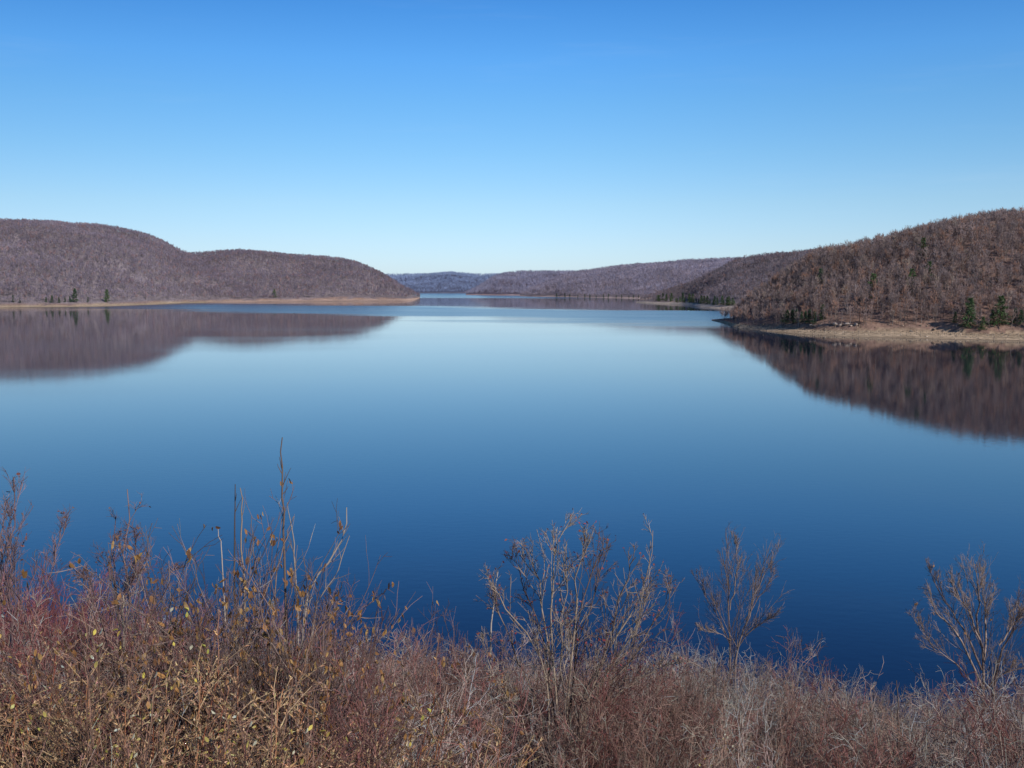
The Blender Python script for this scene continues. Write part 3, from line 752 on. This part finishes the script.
bare_tree('bare_tree', 'pale many-stemmed bare tree with red buds standing in the middle of the thicket', 562, 8.6, [
    ([(555, 800), (548, 700), (535, 640), (498, 590), (492, 572)], 1.0, -.3),
    ([(556, 800), (552, 690), (545, 620), (532, 575), (520, 562)], 1.1, .4),
    ([(560, 800), (556, 680), (552, 600), (556, 552), (568, 528)], 1.1, .1),
    ([(563, 800), (566, 690), (574, 610), (578, 562), (588, 534)], 1.2, -.2),
    ([(566, 800), (572, 700), (580, 620), (598, 570), (608, 545)], 1.0, .5),
    ([(570, 800), (580, 700), (606, 640), (624, 570), (630, 545)], 1.2, -.4),
    ([(572, 800), (592, 690), (620, 630), (648, 580), (656, 536)], 1.1, .2),
    ([(575, 800), (600, 700), (636, 645), (660, 610), (668, 584)], 1.0, -.1),
    ([(550, 800), (535, 700), (510, 650), (500, 620), (488, 590)], .8, .3),
    ([(580, 800), (615, 690), (650, 665), (672, 650)], .7, -.3),
    ([(545, 800), (520, 720), (495, 680), (478, 640)], .6, .1),
    ([(558, 800), (553, 700), (540, 640), (522, 590), (510, 575)], .8, .6),
    ([(562, 800), (560, 690), (560, 620), (564, 565), (558, 535)], .8, -.5),
    ([(568, 800), (570, 690), (588, 630), (604, 590), (618, 565)], .8, .7),
    ([(570, 800), (584, 700), (612, 650), (636, 600), (642, 560)], .8, -.6),
    ([(574, 800), (590, 710), (622, 668), (650, 630), (660, 600)], .7, .5),
    ], PALE, 501, .0105, 17, 4, .25, .0024, (520, .026, [(.38, .07, .07), (.40, .13, .09), (.30, .10, .08)]), .6, .24)
DKT = [(0.287, 0.213, 0.178), (0.207, 0.149, 0.132), (0.356, 0.265, 0.218)]
bare_tree('bare_tree', 'slender two-trunked bare tree rising beyond the thicket, right of centre', 739, 19, [
    ([(736, 720), (731, 660), (730, 620), (728, 582), (724, 550)], 1.2, .2),
    ([(738, 720), (735, 655), (745, 620), (757, 584), (769, 558)], 1.2, -.2),
    ([(731, 650), (722, 625), (708, 600), (700, 585)], .6, .4),
    ([(737, 650), (750, 628), (765, 615), (778, 605)], .6, -.4),
    ([(730, 610), (736, 585), (740, 562), (738, 543)], .7, .3),
    ([(745, 620), (760, 600), (774, 585), (778, 572)], .6, .5),
    ([(731, 640), (718, 632), (704, 628), (696, 622)], .4, -.3),
    ], DKT, 502, .018, 16, 8, .14, .003, None, .42, .5)
bare_tree('bare_tree', 'large spreading bare tree at the right edge of the thicket', 984, 14, [
    ([(986, 790), (983, 700), (980, 640), (979, 605), (976, 566)], 1.4, .0),
    ([(983, 690), (965, 650), (945, 620), (930, 608), (918, 584)], .9, -.4),
    ([(982, 670), (966, 630), (955, 608), (947, 580)], .9, .6),
    ([(980, 640), (968, 610), (961, 596), (953, 572)], .8, .1),
    ([(988, 780), (990, 700), (1000, 640), (1006, 620), (1012, 600)], 1.1, -.3),
    ([(984, 660), (990, 620), (992, 602), (996, 575)], .9, .4),
    ([(999, 645), (1012, 630), (1030, 610), (1045, 580)], .8, .2),
    ([(983, 700), (955, 662), (930, 645), (906, 606)], .6, -.2),
    ([(984, 690), (1000, 670), (1025, 655), (1050, 640)], .7, -.5),
    ], DKT, 503, .0175, 17, 8, .14, .0025, (40, .05, [(.36, .2, .1)]), .45, .42)
PUR = [(.23, .135, .125), (.19, .12, .12), (.27, .17, .15)]
bare_tree('bare_tree', 'fine-twigged purplish bare sapling with a few dead leaves, at the left', 120, 7.2, [
    ([(118, 740), (117, 660), (118, 610), (124, 560), (122, 492)], 1.0, .1),
    ([(118, 680), (110, 620), (104, 570), (100, 525)], .7, .3),
    ([(119, 660), (132, 600), (146, 560), (150, 520)], .7, -.3),
    ([(117, 660), (100, 620), (90, 590), (84, 570)], .5, -.1),
    ([(120, 690), (140, 640), (155, 600), (165, 575)], .5, .2),
    ], PUR, 504, .012, 13, 7, .3, .0018, (160, .024, [(.30, .17, .13), (.25, .12, .10)]), .65, .26)
bare_tree('bare_tree', 'thin purplish bare sapling at the left edge with upright twigs', 14, 6.2, [
    ([(12, 740), (10, 620), (6, 550), (6, 480)], .9, .1),
    ([(14, 720), (18, 620), (22, 560), (28, 505)], .8, -.2),
    ([(8, 720), (-4, 620), (-8, 560), (-12, 515)], .8, .2),
    ([(14, 680), (30, 610), (40, 570), (46, 535)], .6, .3),
    ], PUR, 505, .009, 12, 6, .3, .0015, (50, .024, [(.30, .12, .10), (.36, .2, .12)]), .45, .25)

# tall dead stalks and long shoots standing above the thicket
def stalk(pts, Y, r, col, label, cat='stalk', twigs=0, group=None, seed=0):
    rng = np.random.default_rng(900 + seed); g = ground_at(pts[0][0], Y); a = Acc()
    w = np.array([[hx(px, py) * Y - g[0], 0, EYE + hz(py) * Y - g[2]] for px, py in pts]); w[0, 2] = -.05
    m = np.linspace(0, 1, len(w)); q = np.linspace(0, 1, 12)
    P = np.stack([interp(list(zip(m, w[:, 0])), q), .1 * q * rng.normal(0, 1), interp(list(zip(m, w[:, 2])), q)], 1)[None]
    P[0, 1:-1] += rng.normal(0, .004, (10, 3))
    tubes(a, P, taper(r, r * .35, 12, 1), np.array(col), 6)
    if twigs:
        b, d, l, u = spawn(rng, P, np.array([.45]), twigs, .35, .9, .45, .35); Q = polyline(rng, b, d, l, 5, .08, .08)
        tubes(a, Q, taper(r * .4, r * .15, 5, len(Q)), np.array(col) * .9)
    o = obj('dead_stalk', a.mesh('dead_stalk', M_TWIG), None, tuple(g)); tag(o, label, cat, group)
SG = 'tall dead stalks above the thicket'
stalk([(285, 660), (286, 560), (285, 490), (286, 435)], 5.6, .0085, (.22, .15, .115), 'tallest straight dead stalk rising above the left thicket', twigs=7, group=SG, seed=1)
stalk([(232, 660), (234, 560), (234, 485)], 5.6, .007, (.12, .09, .08), 'dark straight dead stalk, left one of a close pair', twigs=2, group=SG, seed=2)
stalk([(244, 660), (242, 560), (240, 488)], 5.8, .0075, (.30, .22, .16), 'brown straight dead stalk, right one of a close pair', twigs=3, group=SG, seed=3)
stalk([(257, 660), (257, 570), (256, 512)], 5.7, .005, (.20, .15, .13), 'short thin dead stalk right of the close pair', group=SG, seed=4)
stalk([(300, 660), (297, 570), (296, 530), (292, 498)], 5.9, .006, (.34, .28, .24), 'pale forked shoot just right of the tallest stalk', twigs=5, group=SG, seed=5)
stalk([(285, 650), (305, 600), (330, 560), (342, 535), (343, 512)], 5.7, .008, (.38, .31, .26), 'pale shoot curving up to the right above the left thicket', twigs=6, group=SG, seed=6)
stalk([(300, 660), (315, 610), (336, 575), (350, 535)], 5.5, .006, (.34, .27, .22), 'lower pale shoot curving up beside the first', twigs=5, group=SG, seed=7)
stalk([(268, 650), (272, 600), (282, 545), (290, 520)], 5.4, .005, (.28, .19, .15), 'thin brown shoot leaning toward the tallest stalk', twigs=4, group=SG, seed=8)
stalk([(128, 720), (127, 640), (129, 590)], 5.0, .007, (.50, .40, .29), 'pale broken dead stem in the left thicket', group=SG, seed=9)
stalk([(228, 620), (222, 560), (217, 528)], 5.6, .005, (.42, .34, .28), 'pale thin stalk leaning left, left of the close pair', group=SG, seed=10)
stalk([(436, 790), (440, 730), (446, 690)], 5.5, .008, (.46, .30, .22), 'pinkish dead stem leaning at the bottom of the thicket', group=SG, seed=11)
stalk([(492, 720), (491, 650), (494, 600), (498, 575)], 9, .011, (.40, .34, .29), 'pale forked sapling stem left of the many-stemmed tree', twigs=8, group=SG, seed=12)
stalk([(812, 720), (815, 690), (820, 655)], 15, .014, (.26, .2, .17), 'thin upright stalk in the gap of the right thicket', twigs=3, group=SG, seed=13)
stalk([(899, 770), (899, 720), (898, 682)], 10, .012, (.20, .14, .12), 'dark upright stalk right of the thicket gap', twigs=4, group=SG, seed=14)

# dense low undergrowth that fills the thicket floor
def undergrowth():
    rng = np.random.default_rng(77); acc = Acc(); n = 26000
    Y = 2.4 + 24 * rng.uniform(0, 1, n) ** 1.3; px = rng.uniform(-150, 1180, n); x = (px - 512) / 1000 * Y
    z = near_z(x, Y); b = np.stack([x, Y, z - .03], 1)
    d = np.stack([rng.normal(0, .45, n), rng.normal(0, .45, n), np.ones(n)], 1)
    L = rng.uniform(.35, 1.0, n)
    P = polyline(rng, b, d, L, 4, .12, -.03)
    pal = np.array(BRN + TAN[:2] + RED + GRY[:2]); C = pal[rng.integers(0, len(pal), n)] * np.exp(rng.normal(-.7, .4, (n, 1)))  # colours darkened to paint shade into the thicket gaps
    tubes(acc, P, taper(.0035, .0012, 4, n), np.clip(C, 0, 1))
    o = obj('undergrowth', acc.mesh('undergrowth', M_TWIG)); tag(o, 'fine brown twigs and dead stems filling the thicket floor', 'undergrowth', kind='stuff')
undergrowth()

# ------------------------------------------------------------------ light, sky, camera
SKY_F = [(.74, .93, 1.40), (.74, .915, 1.24), (.715, .92, 1.16), (.60, .92, 1.18), (.51, .92, 1.24), (.43, .91, 1.34), (.315, .80, 1.29), (.19, .48, .90), (.12, .31, .60), (.12, .33, .66)]
SUN_AZ = rad(138)      # clockwise from the view direction (+Y): behind and to the right
SUN_EL = rad(33)
sun = bpy.data.lights.new('sun', 'SUN'); sun.energy = 3.6; sun.angle = rad(.5); sun.color = (1, .95, .87)
so = bpy.data.objects.new('sun', sun); COL.objects.link(so)
to_sun = Vector((math.sin(SUN_AZ) * math.cos(SUN_EL), math.cos(SUN_AZ) * math.cos(SUN_EL), math.sin(SUN_EL)))
so.rotation_euler = to_sun.to_track_quat('Z', 'Y').to_euler(); so.location = to_sun * 200
w = bpy.data.worlds.new('World'); sc.world = w; w.use_nodes = True
nt = w.node_tree; nt.nodes.clear()
wo = nt.nodes.new('ShaderNodeOutputWorld'); bg = nt.nodes.new('ShaderNodeBackground'); sky = nt.nodes.new('ShaderNodeTexSky')
sky.sky_type = 'NISHITA'; sky.sun_disc = False; sky.sun_elevation = SUN_EL; sky.sun_rotation = SUN_AZ
sky.altitude = 300; sky.air_density = 1.0; sky.dust_density = .4; sky.ozone_density = 2.0
bg.inputs['Strength'].default_value = .12
# clear autumn air: a bluer, more saturated sky than the default atmosphere, by elevation
tcn = nt.nodes.new('ShaderNodeTexCoord'); sxyz = nt.nodes.new('ShaderNodeSeparateXYZ'); nt.links.new(tcn.outputs['Generated'], sxyz.inputs['Vector'])
def by_elev(vals):
    r = nt.nodes.new('ShaderNodeValToRGB'); e = r.color_ramp.elements
    for k, (z, c) in enumerate(vals):
        if k >= len(e): e.new(z)
        e[k].position = z; e[k].color = tuple(v / 1.6 for v in c) + (1,)
    nt.links.new(sxyz.outputs['Z'], r.inputs['Fac']); return r.outputs['Color']
tint = by_elev([(0, SKY_F[0]), (.047, SKY_F[1]), (.081, SKY_F[2]), (.129, SKY_F[3]), (.175, SKY_F[4]), (.216, SKY_F[5]), (.263, SKY_F[6]), (.34, SKY_F[7]), (.45, SKY_F[8]), (1, SKY_F[9])])
vm = nt.nodes.new('ShaderNodeVectorMath'); vm.operation = 'MULTIPLY'; nt.links.new(sky.outputs['Color'], vm.inputs[0]); nt.links.new(tint, vm.inputs[1])
vs = nt.nodes.new('ShaderNodeVectorMath'); vs.operation = 'SCALE'; vs.inputs['Scale'].default_value = 1.6; nt.links.new(vm.outputs[0], vs.inputs[0])
# the side of the sky away from the sun is a little too bright by itself: even it out
az = nt.nodes.new('ShaderNodeMapRange'); az.interpolation_type = 'SMOOTHSTEP'
for k_, v_ in zip(('From Min', 'From Max', 'To Min', 'To Max'), (-.62, .12, .74, 1.0)): az.inputs[k_].default_value = v_
nt.links.new(sxyz.outputs['X'], az.inputs['Value'])
ve = nt.nodes.new('ShaderNodeVectorMath'); ve.operation = 'SCALE'; nt.links.new(vs.outputs[0], ve.inputs[0]); nt.links.new(az.outputs['Result'], ve.inputs['Scale'])
# faint wisps of cirrus
mpw = nt.nodes.new('ShaderNodeMapping'); mpw.inputs['Scale'].default_value = (2.2, 2.2, 26); mpw.inputs['Rotation'].default_value = (0, rad(4), 0); nt.links.new(tcn.outputs['Generated'], mpw.inputs['Vector'])
nw = nt.nodes.new('ShaderNodeTexNoise'); nw.inputs['Scale'].default_value = 1.3; nw.inputs['Detail'].default_value = 5; nw.inputs['Roughness'].default_value = .6; nt.links.new(mpw.outputs['Vector'], nw.inputs['Vector'])
mw_ = nt.nodes.new('ShaderNodeMapRange'); mw_.interpolation_type = 'SMOOTHSTEP'
for k_, v_ in zip(('From Min', 'From Max', 'To Min', 'To Max'), (.55, .85, 0, .07)): mw_.inputs[k_].default_value = v_
nt.links.new(nw.outputs['Fac'], mw_.inputs['Value'])
cx = nt.nodes.new('ShaderNodeMix'); cx.data_type = 'RGBA'; nt.links.new(mw_.outputs['Result'], cx.inputs['Factor']); nt.links.new(ve.outputs[0], cx.inputs['A']); cx.inputs['B'].default_value = (6.2, 7.0, 7.6, 1)
nt.links.new(cx.outputs['Result'], bg.inputs['Color']); nt.links.new(bg.outputs['Background'], wo.inputs['Surface'])

cam = bpy.data.cameras.new('camera'); cam.sensor_width = 36; cam.lens = 36 * F / 1024; cam.clip_start = .1; cam.clip_end = 60000
co = bpy.data.objects.new('camera', cam); COL.objects.link(co); co.location = (0, 0, EYE); co.rotation_euler = (PI / 2 - PITCH, 0, 0)
sc.camera = co
sc.view_settings.view_transform = 'Standard'; sc.view_settings.look = 'None'; sc.view_settings.exposure = 0; sc.view_settings.gamma = 1
sc.cycles.max_bounces = 5; sc.cycles.diffuse_bounces = 2; sc.cycles.glossy_bounces = 3; sc.cycles.transmission_bounces = 2
sc.cycles.caustics_reflective = False; sc.cycles.caustics_refractive = False
